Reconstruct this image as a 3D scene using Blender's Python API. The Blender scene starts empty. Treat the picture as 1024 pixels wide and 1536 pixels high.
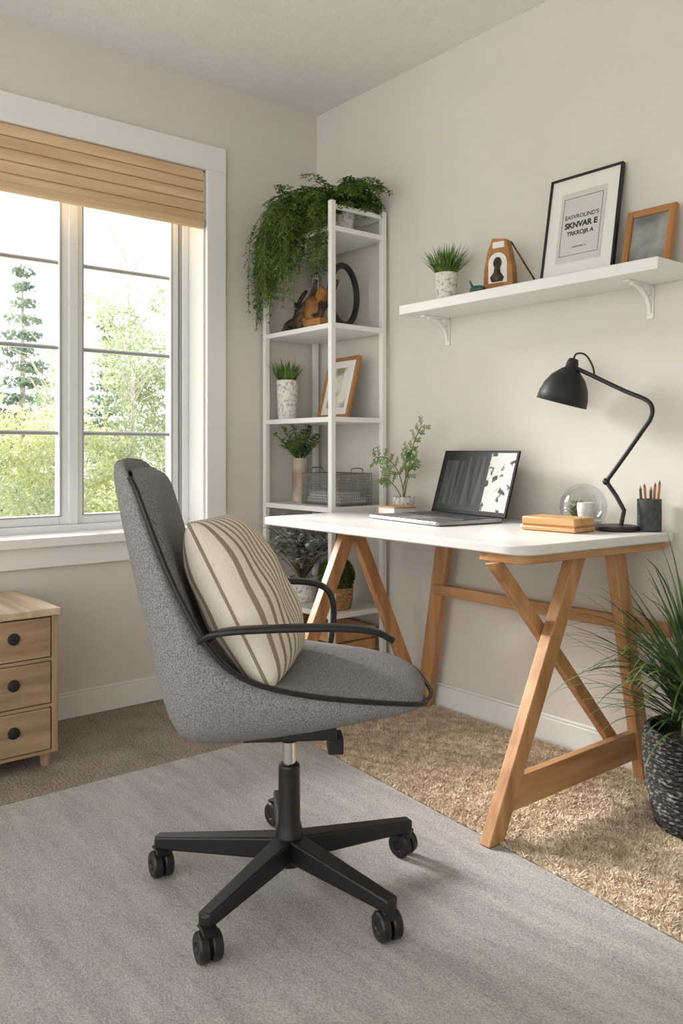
import bpy, math, random
import numpy as np
from mathutils import Vector, Matrix
R=random.Random(7)
scn=bpy.context.scene
V=Vector
# ------------------------------------------------------------------ materials
def new_mat(name):
    m=bpy.data.materials.new(name); m.use_nodes=True
    nt=m.node_tree; b=nt.nodes['Principled BSDF']
    return m,nt,b
def setp(b,**k):
    for n,v in k.items():
        n=n.replace('_',' ')
        if n in b.inputs: b.inputs[n].default_value=v
def col(c): return (c[0],c[1],c[2],1.0)
def plain(name,c,rough=.5,metal=0,spec=.5,**k):
    m,nt,b=new_mat(name); b.inputs['Base Color'].default_value=col(c)
    b.inputs['Roughness'].default_value=rough; b.inputs['Metallic'].default_value=metal
    b.inputs['Specular IOR Level'].default_value=spec
    setp(b,**k); return m
def noisy(name,c1,c2,scale=40,rough=.8,bump=.2,bdist=.002,stretch=(1,1,1),detail=4,lo=.35,hi=.65,bscale=None,spec=.3,metal=0,coat=0):
    m,nt,b=new_mat(name); N=nt.nodes; L=nt.links
    tc=N.new('ShaderNodeTexCoord'); mp=N.new('ShaderNodeMapping'); mp.inputs['Scale'].default_value=stretch
    L.new(tc.outputs['Object'],mp.inputs['Vector'])
    n=N.new('ShaderNodeTexNoise'); n.inputs['Scale'].default_value=scale; n.inputs['Detail'].default_value=detail
    L.new(mp.outputs[0],n.inputs['Vector'])
    r=N.new('ShaderNodeValToRGB'); r.color_ramp.elements[0].position=lo; r.color_ramp.elements[1].position=hi
    r.color_ramp.elements[0].color=col(c1); r.color_ramp.elements[1].color=col(c2)
    L.new(n.outputs['Fac'],r.inputs[0]); L.new(r.outputs[0],b.inputs['Base Color'])
    b.inputs['Roughness'].default_value=rough; b.inputs['Specular IOR Level'].default_value=spec
    b.inputs['Metallic'].default_value=metal
    if bump>0:
        src=n
        if bscale:
            src=N.new('ShaderNodeTexNoise'); src.inputs['Scale'].default_value=bscale; src.inputs['Detail'].default_value=3
            L.new(mp.outputs[0],src.inputs['Vector'])
        bp=N.new('ShaderNodeBump'); bp.inputs['Strength'].default_value=bump; bp.inputs['Distance'].default_value=bdist
        L.new(src.outputs['Fac'],bp.inputs['Height']); L.new(bp.outputs[0],b.inputs['Normal'])
    return m
def carpet(name,c1,c2,fine=350,blot=5,stretch=(1,1,1),bd=.004,amt=.25,c3=None):
    m,nt,b=new_mat(name); N=nt.nodes; L=nt.links
    tc=N.new('ShaderNodeTexCoord'); mp=N.new('ShaderNodeMapping'); mp.inputs['Scale'].default_value=stretch
    L.new(tc.outputs['Object'],mp.inputs['Vector'])
    a=N.new('ShaderNodeTexNoise'); a.inputs['Scale'].default_value=fine; a.inputs['Detail'].default_value=3
    L.new(tc.outputs['Object'],a.inputs['Vector'])
    d=N.new('ShaderNodeTexNoise'); d.inputs['Scale'].default_value=blot; d.inputs['Detail'].default_value=6; d.inputs['Roughness'].default_value=.65
    L.new(mp.outputs[0],d.inputs['Vector'])
    mx=N.new('ShaderNodeMath'); mx.operation='MULTIPLY_ADD'; mx.inputs[1].default_value=amt
    L.new(d.outputs['Fac'],mx.inputs[0])
    m2=N.new('ShaderNodeMath'); m2.operation='MULTIPLY'; m2.inputs[1].default_value=1-amt
    L.new(a.outputs['Fac'],m2.inputs[0]); L.new(m2.outputs[0],mx.inputs[2])
    r=N.new('ShaderNodeValToRGB'); r.color_ramp.elements[0].position=.38; r.color_ramp.elements[1].position=.62
    r.color_ramp.elements[0].color=col(c1); r.color_ramp.elements[1].color=col(c2)
    L.new(mx.outputs[0],r.inputs[0]); L.new(r.outputs[0],b.inputs['Base Color'])
    b.inputs['Roughness'].default_value=.95; b.inputs['Specular IOR Level'].default_value=.1
    bp=N.new('ShaderNodeBump'); bp.inputs['Strength'].default_value=.6; bp.inputs['Distance'].default_value=bd
    L.new(a.outputs['Fac'],bp.inputs['Height']); L.new(bp.outputs[0],b.inputs['Normal'])
    return m
def wood(name,c1,c2,axis,rough=.45,scale=14):
    st=[6,6,6]; st[axis]=.45
    return noisy(name,c1,c2,scale=scale/3.,rough=rough,bump=.12,bdist=.001,stretch=tuple(st),detail=6,lo=.3,hi=.7,spec=.35)
def leafmat(name,c1,c2,scale=25,trans=.25):
    m,nt,b=new_mat(name); N=nt.nodes; L=nt.links
    tc=N.new('ShaderNodeTexCoord'); n=N.new('ShaderNodeTexNoise'); n.inputs['Scale'].default_value=scale
    L.new(tc.outputs['Object'],n.inputs['Vector'])
    r=N.new('ShaderNodeValToRGB'); r.color_ramp.elements[0].position=.35; r.color_ramp.elements[1].position=.65
    r.color_ramp.elements[0].color=col(c1); r.color_ramp.elements[1].color=col(c2)
    L.new(n.outputs['Fac'],r.inputs[0]); L.new(r.outputs[0],b.inputs['Base Color'])
    b.inputs['Roughness'].default_value=.55; b.inputs['Specular IOR Level'].default_value=.3
    t=N.new('ShaderNodeBsdfTranslucent'); L.new(r.outputs[0],t.inputs['Color'])
    mx=N.new('ShaderNodeMixShader'); mx.inputs[0].default_value=trans
    L.new(b.outputs[0],mx.inputs[1]); L.new(t.outputs[0],mx.inputs[2])
    L.new(mx.outputs[0],N['Material Output'].inputs['Surface'])
    return m
def clearglass(name,tint=(1,1,1),g=.08):
    m,nt,b=new_mat(name); N=nt.nodes; L=nt.links
    N.remove(b)
    t=N.new('ShaderNodeBsdfTransparent'); t.inputs[0].default_value=col(tint)
    gl=N.new('ShaderNodeBsdfGlossy'); gl.inputs['Roughness'].default_value=.02
    mx=N.new('ShaderNodeMixShader'); mx.inputs[0].default_value=g
    if g>=.1:
        fr=N.new('ShaderNodeLayerWeight'); fr.inputs[0].default_value=.25
        mm=N.new('ShaderNodeMath'); mm.operation='MULTIPLY_ADD'; mm.inputs[1].default_value=.6; mm.inputs[2].default_value=g*.4
        L.new(fr.outputs['Facing'],mm.inputs[0]); L.new(mm.outputs[0],mx.inputs[0])
    L.new(t.outputs[0],mx.inputs[1]); L.new(gl.outputs[0],mx.inputs[2])
    L.new(mx.outputs[0],N['Material Output'].inputs['Surface'])
    return m
def stripes(name,base,stripe,period,frac,axis=0):
    m,nt,b=new_mat(name); N=nt.nodes; L=nt.links
    tc=N.new('ShaderNodeTexCoord'); sp=N.new('ShaderNodeSeparateXYZ'); L.new(tc.outputs['Object'],sp.inputs[0])
    a=N.new('ShaderNodeMath'); a.operation='MULTIPLY_ADD'; a.inputs[1].default_value=1/period; a.inputs[2].default_value=100.3
    L.new(sp.outputs[axis],a.inputs[0])
    f=N.new('ShaderNodeMath'); f.operation='FRACT'; L.new(a.outputs[0],f.inputs[0])
    r=N.new('ShaderNodeValToRGB'); r.color_ramp.interpolation='LINEAR'
    e=r.color_ramp.elements; e[0].position=0; e[0].color=col(base); e[1].position=frac; e[1].color=col(base)
    for p,c in ((frac+.05,stripe),(.94,stripe),(.99,base)):
        x=e.new(p); x.color=col(c)
    L.new(f.outputs[0],r.inputs[0])
    n=N.new('ShaderNodeTexNoise'); n.inputs['Scale'].default_value=260; L.new(tc.outputs['Object'],n.inputs['Vector'])
    mx=N.new('ShaderNodeMixRGB'); mx.blend_type='MULTIPLY'; mx.inputs[0].default_value=.2
    L.new(r.outputs[0],mx.inputs[1]); L.new(n.outputs['Fac'],mx.inputs[2]); L.new(mx.outputs[0],b.inputs['Base Color'])
    bp=N.new('ShaderNodeBump'); bp.inputs['Strength'].default_value=.4; bp.inputs['Distance'].default_value=.002
    L.new(n.outputs['Fac'],bp.inputs['Height']); L.new(bp.outputs[0],b.inputs['Normal'])
    b.inputs['Roughness'].default_value=.9; b.inputs['Specular IOR Level'].default_value=.15
    return m

M={}
M['wall']=noisy('wall_paint',(.70,.665,.61),(.73,.695,.64),scale=3,rough=.9,bump=.12,bdist=.002,bscale=120,spec=.15)
M['ceil']=noisy('ceiling_stipple',(.83,.82,.80),(.86,.85,.83),scale=30,rough=.95,bump=.4,bdist=.004,bscale=80,spec=.1)
M['trim']=plain('trim_white',(.84,.835,.82),.4,spec=.4)
M['winwhite']=plain('window_vinyl',(.80,.81,.82),.35)
M['wingrey']=plain('window_gasket_grey',(.34,.36,.38),.5)
M['white']=plain('white_lacquer',(.84,.835,.82),.35,spec=.4)
M['top']=noisy('desk_top_white',(.66,.655,.64),(.70,.695,.68),scale=6,rough=.32,bump=0,spec=.4)
M['floor']=carpet('carpet_taupe',(.19,.16,.13),(.45,.385,.33),fine=150,blot=9,amt=.3,bd=.009)
M['rug']=carpet('rug_grey',(.35,.33,.325),(.60,.575,.565),fine=260,blot=6,stretch=(.5,3,1),amt=.42,bd=.003)
M['shag']=leafmat('shag_wool',(.66,.53,.39),(.90,.78,.62),scale=30,trans=.15)
M['shagbase']=carpet('shag_base',(.48,.38,.27),(.68,.57,.43),fine=120)
wc1,wc2=(.34,.165,.068),(.58,.33,.16)
M['wx']=wood('oak_x',wc1,wc2,0); M['wy']=wood('oak_y',wc1,wc2,1); M['wz']=wood('oak_z',wc1,wc2,2)
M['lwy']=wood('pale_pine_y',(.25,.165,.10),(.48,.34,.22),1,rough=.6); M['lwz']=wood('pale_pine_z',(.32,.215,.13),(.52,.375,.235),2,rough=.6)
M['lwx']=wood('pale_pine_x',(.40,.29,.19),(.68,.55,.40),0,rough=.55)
M['darkgap']=plain('dark_gap',(.02,.018,.015),.8)
M['blind']=wood('bamboo_blind',(.62,.42,.24),(.82,.61,.40),1,rough=.6,scale=14)
M['blindline']=plain('blind_seam',(.52,.34,.18),.7)
M['fabric']=carpet('chair_fabric_grey',(.125,.125,.13),(.38,.375,.38),fine=520,blot=260,amt=.3,bd=.001)
M['black']=plain('black_plastic',(.010,.010,.011),.42)
M['blackmet']=plain('black_powdercoat',(.010,.010,.011),.5)
M['chrome']=plain('chrome',(.75,.75,.76),.2,1.0)
M['pillow']=stripes('pillow_stripe',(.86,.80,.70),(.34,.28,.215),.0245,.58,axis=0)
M['lampin']=plain('lamp_inner_white',(.75,.73,.68),.5)
M['silver']=plain('laptop_aluminium',(.30,.30,.31),.35,.9)
M['key']=plain('keycap',(.05,.05,.055),.5)
M['scr']=plain('screen_dark',(.030,.030,.030),.45,spec=.08)
M['scr2']=noisy('curtain_reflection_paint',(.035,.035,.035),(.10,.10,.095),scale=5,stretch=(14,1,1),rough=.5,bump=0,spec=.05)  # streaked greys paint a curtain reflection on the screen
M['scrw']=noisy('screen_sketch',(.06,.06,.06),(.62,.62,.60),scale=38,rough=.5,bump=0,detail=8,lo=.40,hi=.46,spec=.05)
M['bezel']=plain('laptop_bezel',(.012,.012,.013),.5,spec=.1)
M['paper']=plain('paper',(.80,.79,.77),.8)
M['print']=plain('poster_print_grey',(.62,.61,.59),.8)
M['ink']=plain('ink',(.05,.05,.05),.8)
M['oframe']=wood('frame_orange_wood',(.28,.12,.04),(.48,.24,.09),2,rough=.35)
M['oframex']=wood('frame_orange_wood_x',(.28,.12,.04),(.48,.24,.09),0,rough=.35)
M['photo']=noisy('grey_photo',(.14,.14,.14),(.42,.42,.40),scale=9,rough=.5,bump=0,detail=7)
M['mirror']=noisy('landscape_print',(.30,.25,.18),(.80,.76,.68),scale=11,rough=.3,bump=0,detail=7,stretch=(1,1,.6),lo=.40,hi=.52)
M['pot']=noisy('speckled_pot',(.42,.40,.37),(.82,.80,.76),scale=75,rough=.85,bump=.8,bdist=.004,detail=5,lo=.34,hi=.52)
M['soil']=noisy('soil',(.03,.02,.012),(.10,.07,.04),scale=60,rough=1,bump=.8,bdist=.006)
M['grass']=leafmat('grass_green',(.05,.12,.02),(.18,.30,.07),scale=30)
M['fern']=leafmat('fern_green',(.06,.14,.025),(.23,.37,.09),scale=14,trans=.35)
M['sprig']=leafmat('sprig_green',(.07,.16,.04),(.25,.37,.12),scale=20)
M['pale']=leafmat('dusty_green',(.34,.38,.34),(.70,.73,.68),scale=20)
M['moss']=leafmat('moss_green',(.07,.12,.03),(.25,.32,.11),scale=40)
M['stem']=plain('stem',(.12,.10,.04),.7)
M['darkgrass']=leafmat('dracaena_green',(.03,.07,.022),(.15,.26,.09),scale=8)
M['cup']=noisy('charcoal_cup',(.05,.055,.055),(.08,.085,.085),scale=60,rough=.6,bump=.1)
M['pencil']=plain('pencil_tan',(.42,.20,.07),.5)
M['pencil2']=plain('pencil_dark',(.10,.05,.03),.5)
M['weave']=noisy('dark_weave',(.014,.014,.013),(.20,.19,.175),scale=75,rough=.9,bump=.9,bdist=.006,stretch=(1,1,2.6),detail=3,lo=.50,hi=.70)
M['wire']=plain('wire_grey',(.20,.19,.17),.5,.5)
M['basket']=noisy('wicker_tan',(.25,.15,.07),(.50,.33,.17),scale=50,rough=.8,bump=.8,bdist=.005,stretch=(1,1,2.5))
M['vase']=noisy('vase_brown',(.30,.22,.16),(.62,.55,.47),scale=12,rough=.4,bump=0)
M['drift']=noisy('driftwood_dark',(.02,.016,.012),(.16,.10,.06),scale=28,rough=.8,bump=.8,bdist=.006)
M['amber']=noisy('amber_wood',(.25,.10,.03),(.50,.25,.08),scale=14,rough=.45,bump=.3)
M['bookc']=wood('book_tan',(.46,.24,.09),(.66,.40,.19),0,rough=.5)
M['glass']=clearglass('window_glass',g=.03)
M['dome']=clearglass('dome_glass',(.93,.95,.95),g=.15)
M['teal']=plain('teal_ceramic',(.02,.09,.07),.3)
M['stone']=noisy('white_stone',(.6,.6,.58),(.85,.85,.83),scale=20,rough=.8,bump=.3)
M['out1']=leafmat('outdoor_leaf_yellow',(.44,.49,.25),(.70,.71,.47),scale=1.2,trans=.4)  # this and the next: leaf colours paled to paint in overexposure and haze
M['out2']=leafmat('outdoor_leaf_green',(.27,.34,.19),(.50,.55,.35),scale=1.5,trans=.4)
M['out3']=leafmat('outdoor_conifer',(.13,.19,.15),(.28,.35,.28),scale=2,trans=.3)
M['bark']=noisy('bark',(.40,.37,.33),(.6,.57,.52),scale=12,rough=.9,bump=.3)
M['ground']=noisy('outdoor_ground',(.45,.50,.3),(.65,.67,.45),scale=1,rough=1,bump=0)

# ------------------------------------------------------------------ mesh builder
def frame_from(d,up=V((0,0,1))):
    d=V(d).normalized(); up=V(up)
    if abs(d.dot(up))>.995: up=V((1,0,0)) if abs(d.x)<.9 else V((0,1,0))
    s=d.cross(up).normalized(); u=s.cross(d).normalized()
    return d,s,u
class MB:
    def __init__(s): s.v=[];s.f=[];s.m=[]
    def add(s,vs,fs,mi=0):
        o=len(s.v); s.v.extend([tuple(p) for p in vs])
        for f in fs: s.f.append(tuple(i+o for i in f)); s.m.append(mi)
    def box(s,x0,x1,y0,y1,z0,z1,mi=0):
        s.add([(x0,y0,z0),(x1,y0,z0),(x1,y1,z0),(x0,y1,z0),(x0,y0,z1),(x1,y0,z1),(x1,y1,z1),(x0,y1,z1)],
              [(0,3,2,1),(4,5,6,7),(0,1,5,4),(1,2,6,5),(2,3,7,6),(3,0,4,7)],mi)
    def strut(s,p0,p1,wx,wy,mi=0,wx1=None,wy1=None):
        wx1=wx1 or wx; wy1=wy1 or wy
        vs=[]
        for p,a,b in((p0,wx,wy),(p1,wx1,wy1)):
            for sx,sy in((-1,-1),(1,-1),(1,1),(-1,1)): vs.append((p[0]+sx*a/2,p[1]+sy*b/2,p[2]))
        if p1[2]<p0[2]: fs=[(0,1,2,3),(7,6,5,4),(4,5,1,0),(5,6,2,1),(6,7,3,2),(7,4,0,3)]
        else: fs=[(0,3,2,1),(4,5,6,7),(0,1,5,4),(1,2,6,5),(2,3,7,6),(3,0,4,7)]
        s.add(vs,fs,mi)
    def beam(s,p0,p1,w,h,mi=0,w1=None,h1=None,up=(0,0,1)):
        w1=w1 or w; h1=h1 or h
        p0=V(p0);p1=V(p1); d,sd,u=frame_from(p1-p0,up)
        vs=[]
        for p,a,b in((p0,w,h),(p1,w1,h1)):
            for x,y in((-1,-1),(1,-1),(1,1),(-1,1)): vs.append(p+sd*x*a/2+u*y*b/2)
        s.add(vs,[(0,1,2,3),(7,6,5,4),(4,5,1,0),(5,6,2,1),(6,7,3,2),(7,4,0,3)],mi)
    def tube(s,pts,r,n=8,mi=0,closed=False,flat=None,up=(0,0,1)):
        pts=[V(p) for p in pts]; N=len(pts)
        rr=r if isinstance(r,(list,tuple)) else [r]*N
        vs=[]; u=None
        for i,p in enumerate(pts):
            if closed: d=pts[(i+1)%N]-pts[i-1]
            else: d=pts[min(i+1,N-1)]-pts[max(i-1,0)]
            if d.length<1e-9: d=V((0,0,1))
            d.normalize()
            if u is None or flat: _,sd,u=frame_from(d,up)
            else:
                u=(u-d*u.dot(d)).normalized(); sd=d.cross(u).normalized()
            for k in range(n):
                a=2*math.pi*k/n
                c_,s_=math.cos(a),math.sin(a)
                if flat:
                    e=.5
                    cx=math.copysign(abs(c_)**e,c_)*flat[0]/2; cy=math.copysign(abs(s_)**e,s_)*flat[1]/2
                    k2=rr[i]; vs.append(p+sd*cx*k2+u*cy*k2)
                else: vs.append(p+sd*c_*rr[i]+u*s_*rr[i])
        fs=[]
        for i in range(N if closed else N-1):
            j=(i+1)%N
            for k in range(n):
                k1=(k+1)%n
                fs.append((i*n+k,i*n+k1,j*n+k1,j*n+k))
        if not closed:
            fs.append(tuple(range(n))[::-1]); fs.append(tuple((N-1)*n+k for k in range(n)))
        s.add(vs,fs,mi)
    def lathe(s,prof,o=(0,0,0),axis=(0,0,1),n=32,mi=0,sx=1):
        o=V(o); d,sd,u=frame_from(axis)
        vs=[];
        for r,z in prof:
            for k in range(n):
                a=2*math.pi*k/n; vs.append(o+d*z+(sd*math.cos(a)*sx+u*math.sin(a))*max(r,1e-5))
        fs=[]
        for i in range(len(prof)-1):
            for k in range(n):
                k1=(k+1)%n; fs.append((i*n+k,i*n+k1,(i+1)*n+k1,(i+1)*n+k))
        s.add(vs,fs,mi)
    def cyl(s,p0,p1,r,r1=None,n=20,mi=0):
        p0=V(p0);p1=V(p1); r1=r if r1 is None else r1; L=(p1-p0).length
        s.lathe([(0,0),(r,0),(r1,L),(0,L)],p0,p1-p0,n,mi)
    def ball(s,c,rad,n=14,mi=0,jit=0,rot=None):
        if not isinstance(rad,(tuple,list)): rad=(rad,)*3
        vs=[];fs=[];c=V(c);m=n//2+1
        for i in range(m+1):
            t=math.pi*i/m
            for k in range(n):
                a=2*math.pi*k/n
                p=V((math.sin(t)*math.cos(a),math.sin(t)*math.sin(a),math.cos(t)))
                q=1+ (R.uniform(-jit,jit) if 0<i<m else 0)
                vs.append(c+V((p.x*rad[0]*q,p.y*rad[1]*q,p.z*rad[2]*q)))
        for i in range(m):
            for k in range(n):
                k1=(k+1)%n; fs.append((i*n+k,(i+1)*n+k,(i+1)*n+k1,i*n+k1))
        s.add(vs,fs,mi)
    def leaf(s,p,d,L,w,mi=0,up=(0,0,1),curl=0.15):
        p=V(p); d,sd,u=frame_from(d,up)
        s.add([p,p+d*L*.4+sd*w/2+u*L*curl*.3,p+d*L-u*L*curl,p+d*L*.4-sd*w/2+u*L*curl*.3],[(0,1,2,3)],mi)
    def blade(s,p,d,L,w,droop,mi=0,seg=5):
        p=V(p);d=V(d).normalized(); st=L/seg; vs=[];fs=[]
        sd=d.cross(V((0,0,1)))
        if sd.length<.05: sd=V((R.uniform(-1,1),R.uniform(-1,1),0))
        sd.normalize()
        for i in range(seg+1):
            t=i/seg; ww=w*(1-t)**.6*(.6+.4*min(1,t*4)); 
            vs+= [p-sd*ww/2,p+sd*ww/2]
            p=p+d*st; d=(d+V((0,0,-droop*(t+.2)))).normalized()
        for i in range(seg): fs.append((2*i,2*i+1,2*i+3,2*i+2))
        s.add(vs,fs,mi)
    def make(s,name,mats,parent=None,smooth=True,angle=35,bevel=0,bseg=2,subsurf=0,clamp=None,noorm=False):
        if clamp: s.v=[clamp(*p) for p in s.v]
        me=bpy.data.meshes.new(name); me.from_pydata(s.v,[],s.f)
        if not isinstance(mats,(list,tuple)): mats=[mats]
        for m in mats: me.materials.append(M[m] if isinstance(m,str) else m)
        me.polygons.foreach_set('material_index',s.m)
        if smooth:
            me.polygons.foreach_set('use_smooth',[True]*len(s.f)); me.update()
            if angle<180: me.set_sharp_from_angle(angle=math.radians(angle))
        me.update(); me.validate()
        ob=bpy.data.objects.new(name,me); scn.collection.objects.link(ob)
        if bevel:
            b=ob.modifiers.new('bevel','BEVEL'); b.width=bevel; b.segments=bseg; b.limit_method='ANGLE'; b.angle_limit=math.radians(40)
        if subsurf:
            b=ob.modifiers.new('sub','SUBSURF'); b.levels=subsurf; b.render_levels=subsurf
        if parent: ob.parent=parent
        return ob
def root(name,loc=(0,0,0),rz=0,rx=0):
    e=bpy.data.objects.new(name,None); e.empty_display_size=.1; scn.collection.objects.link(e)
    e.location=loc; e.rotation_euler=(rx,0,rz); e['w']=1 if tuple(loc)==(0,0,0) else 0
    return e
def finalize():
    for e in list(scn.objects):
        if e.type=='EMPTY' and e.get('w')==1:
            cs=[]
            for c in e.children:
                cs+=[c.matrix_basis@V(b) for b in c.bound_box]
            if not cs: continue
            lo=V([min(c[i] for c in cs) for i in range(3)]); hi=V([max(c[i] for c in cs) for i in range(3)])
            o=V(((lo.x+hi.x)/2,(lo.y+hi.y)/2,lo.z)); e.location=o
            for c in e.children: c.location=c.location-o
def roundpoly(P,rad,n=6):
    out=[]; N=len(P)
    for i in range(N):
        p=V((P[i][0],P[i][1],0)); a=V((P[i-1][0],P[i-1][1],0)); b=V((P[(i+1)%N][0],P[(i+1)%N][1],0))
        r=rad[i] if isinstance(rad,(list,tuple)) else rad
        da=(a-p).normalized()*r; db=(b-p).normalized()*r
        for k in range(n+1):
            t=k/n; q=(p+da)*(1-t)**2+p*2*t*(1-t)+(p+db)*t*t
            out.append((q.x,q.y))
    return out
def roundrect(x0,x1,y0,y1,r,n=6):
    pts=[]
    for cx,cy,a0 in((x1-r,y1-r,0),(x0+r,y1-r,90),(x0+r,y0+r,180),(x1-r,y0+r,270)):
        for i in range(n+1):
            a=math.radians(a0+90*i/n); pts.append((cx+r*math.cos(a),cy+r*math.sin(a)))
    return pts
def slab(mb,pts,z0,z1,mi=0):
    n=len(pts); vs=[(x,y,z0) for x,y in pts]+[(x,y,z1) for x,y in pts]
    fs=[tuple(range(n))[::-1],tuple(range(n,2*n))]+[(i,(i+1)%n,n+(i+1)%n,n+i) for i in range(n)]
    mb.add(vs,fs,mi)

# ------------------------------------------------------------------ room shell
H=2.45; X1=4.6; Y1=-4.6
mb=MB(); mb.box(-.2,X1+.1,Y1,.15,-.1,0); mb.make('floor','floor',smooth=False)
mb=MB(); mb.box(-.2,X1+.1,Y1,.15,H,H+.1); mb.make('ceiling','ceil',smooth=False)
mb=MB(); mb.box(-.2,X1+.1,0,.15,0,H); mb.make('wall_back','wall',smooth=False)
mb=MB(); mb.box(X1,X1+.1,Y1,0,0,H); mb.make('wall_light_block','wall',smooth=False)  # unseen wall, added to cut the fill light from this side
WY0,WY1,WZ0,WZ1=-1.56,-.569,.655,2.088
mb=MB(); mb.box(-.2,0,Y1,WY0,0,H); mb.box(-.2,0,WY1,0,0,H); mb.box(-.2,0,WY0,WY1,0,WZ0); mb.box(-.2,0,WY0,WY1,WZ1,H)
mb.make('wall_left','wall',smooth=False)
mb=MB(); mb.box(0,.014,Y1,-.001,0,.085); mb.box(0,.009,Y1,-.001,.085,.095); mb.make('baseboard_left','trim',bevel=.003)
mb=MB(); mb.box(.015,X1,-.014,0,0,.085); mb.box(.015,X1,-.009,0,.085,.095); mb.make('baseboard_back','trim',bevel=.003)
# window
w=root('window_1')
mb=MB()
for y0,y1 in((WY0-.088,WY0),(WY1,WY1+.088)): mb.box(0,.02,y0,y1,WZ0-.02,WZ1+.1)
mb.box(0,.021,WY0-.088,WY1+.088,WZ1,WZ1+.102)
mb.box(-.2,.045,WY0-.10,WY1+.10,WZ0-.03,WZ0+.004)      # stool
mb.box(0,.018,WY0-.088,WY1+.088,WZ0-.105,WZ0-.03)      # apron
mb.make('casing','trim',parent=w,bevel=.003)
mb=MB()
mb.box(-.2,0.0,WY1-.008,WY1-.0001,WZ0,WZ1); mb.box(-.2,0.0,WY0,WY0+.008,WZ0,WZ1); mb.box(-.2,0,WY0,WY1,WZ1-.008,WZ1)
mb.make('jamb','trim',parent=w)
mb=MB(); xa,xb=-.185,-.115
def rectframe(mb,x0,x1,y0,y1,z0,z1,t,mi=0):
    mb.box(x0,x1,y0,y0+t,z0,z1,mi); mb.box(x0,x1,y1-t,y1,z0,z1,mi); mb.box(x0,x1,y0+t,y1-t,z0,z0+t,mi); mb.box(x0,x1,y0+t,y1-t,z1-t,z1,mi)
rectframe(mb,xa,xb,WY0+.008,WY1-.008,WZ0,WZ1-.008,.03)
mb.box(xa,xb-.005,-1.080,-1.045,WZ0+.03,WZ1-.03)
mb.make('frame','winwhite',parent=w,bevel=.003)
mb=MB()
gl=[(-1.482,-1.110),(-1.017,-.648)]
for a,b in gl: rectframe(mb,-.178,-.135,a-.038,b+.034,WZ0+.03,WZ1-.04,.036)
zs=[1.03,1.35,1.67]
for a,b in gl:
    for z in zs: mb.box(-.170,-.150,a,b,z-.008,z+.008)
mb.make('sash','winwhite',parent=w,bevel=.002)
mb=MB()
for a,b in gl: rectframe(mb,-.150,-.131,a-.006,b+.006,WZ0+.06,WZ1-.07,.005)
mb.box(-.150,-.118,-.612,-.604,WZ0+.03,WZ1-.04); 
for a,b in gl:
    for z in zs: mb.box(-.150,-.147,a,b,z-.008,z+.002)
mb.make('gasket','wingrey',parent=w)
mb=MB()
for a,b in gl: mb.box(-.163,-.159,a-.01,b+.01,WZ0+.05,WZ1-.05)
mb.make('glass','glass',parent=w,smooth=False)
# roman shade
rsd=root('roman_shade')
mb=MB(); mb2=MB()
n=5; hh=.212/n; y0,y1=WY0+.012,WY1-.012
for i in range(n):
    z1=WZ1-.002-i*hh; z0=z1-hh*1.02
    xo=.008
    vs=[(xo,y0,z1),(xo,y1,z1),(xo+.007,y1,z0),(xo+.007,y0,z0),(xo-.05,y0,z1),(xo-.05,y1,z1),(xo-.043,y1,z0),(xo-.043,y0,z0)]
    mb.add(vs,[(3,2,1,0),(4,5,6,7),(0,1,5,4),(1,2,6,5),(2,3,7,6),(3,0,4,7)])
    mb2.box(xo-.03,xo+.0073,y0+.001,y1-.001,z0-.001,z0+.001)
mb.tube([(.000,y0,WZ1-.216),(.000,y1,WZ1-.216)],.020,n=16)
mb.make('slats','blind',parent=rsd,bevel=.002)
mb2.make('seams','blindline',parent=rsd,smooth=False)

# rugs
def edge(x): return -.605-.085*(x-.6)
mb=MB(); slab(mb,[(.635,-3.9),(3.7,-3.9),(3.7,edge(3.7)-.006),(.635,edge(.635)-.006)],0.0005,.006); mb.make('area_rug','rug',smooth=False)
sr=root('shag_rug')
SX0,SX1,SY1=.56,2.9,-.03
mb=MB(); slab(mb,[(SX0,edge(SX0)),(SX1,edge(SX1)),(SX1,SY1),(SX0,SY1)],.0005,.008); mb.make('backing','shagbase',parent=sr,smooth=False)
rs=np.random.RandomState(3)
N=80000
px=rs.uniform(SX0,SX1,N); tt=rs.uniform(0,1,N); py=edge(px)-.003+tt*(SY1-edge(px)+.003)
cl=np.sin(px*95+3*np.sin(py*70))*np.cos(py*110+2*np.sin(px*63))
lean=rs.normal(0,.0055,(N,2)); lean[:,0]+=.004*np.sin(px*90+py*50); lean[:,1]+=.004*np.cos(py*100-px*45)-.001
h=.0135+.003*cl+rs.uniform(-.002,.002,N); h=np.clip(h,.009,.020)
rr=rs.uniform(.0028,.0044,N); ph=rs.uniform(0,6.28,N)
vs=np.zeros((N,4,3))
for k in range(3):
    vs[:,k,0]=px+rr*np.cos(ph+2.094*k); vs[:,k,1]=np.minimum(py+rr*np.sin(ph+2.094*k),-.017); vs[:,k,2]=.007
vs[:,3,0]=px+lean[:,0]; vs[:,3,1]=np.minimum(py+lean[:,1],-.017); vs[:,3,2]=h
base=(np.arange(N)*4)[:,None]
fs=np.concatenate([base+np.array([[0,1,3]]),base+np.array([[1,2,3]]),base+np.array([[2,0,3]])])
me=bpy.data.meshes.new('pile'); me.from_pydata(vs.reshape(-1,3).tolist(),[],fs.tolist()); me.materials.append(M['shag']); me.update()
ob=bpy.data.objects.new('pile',me); scn.collection.objects.link(ob); ob.parent=sr

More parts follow.
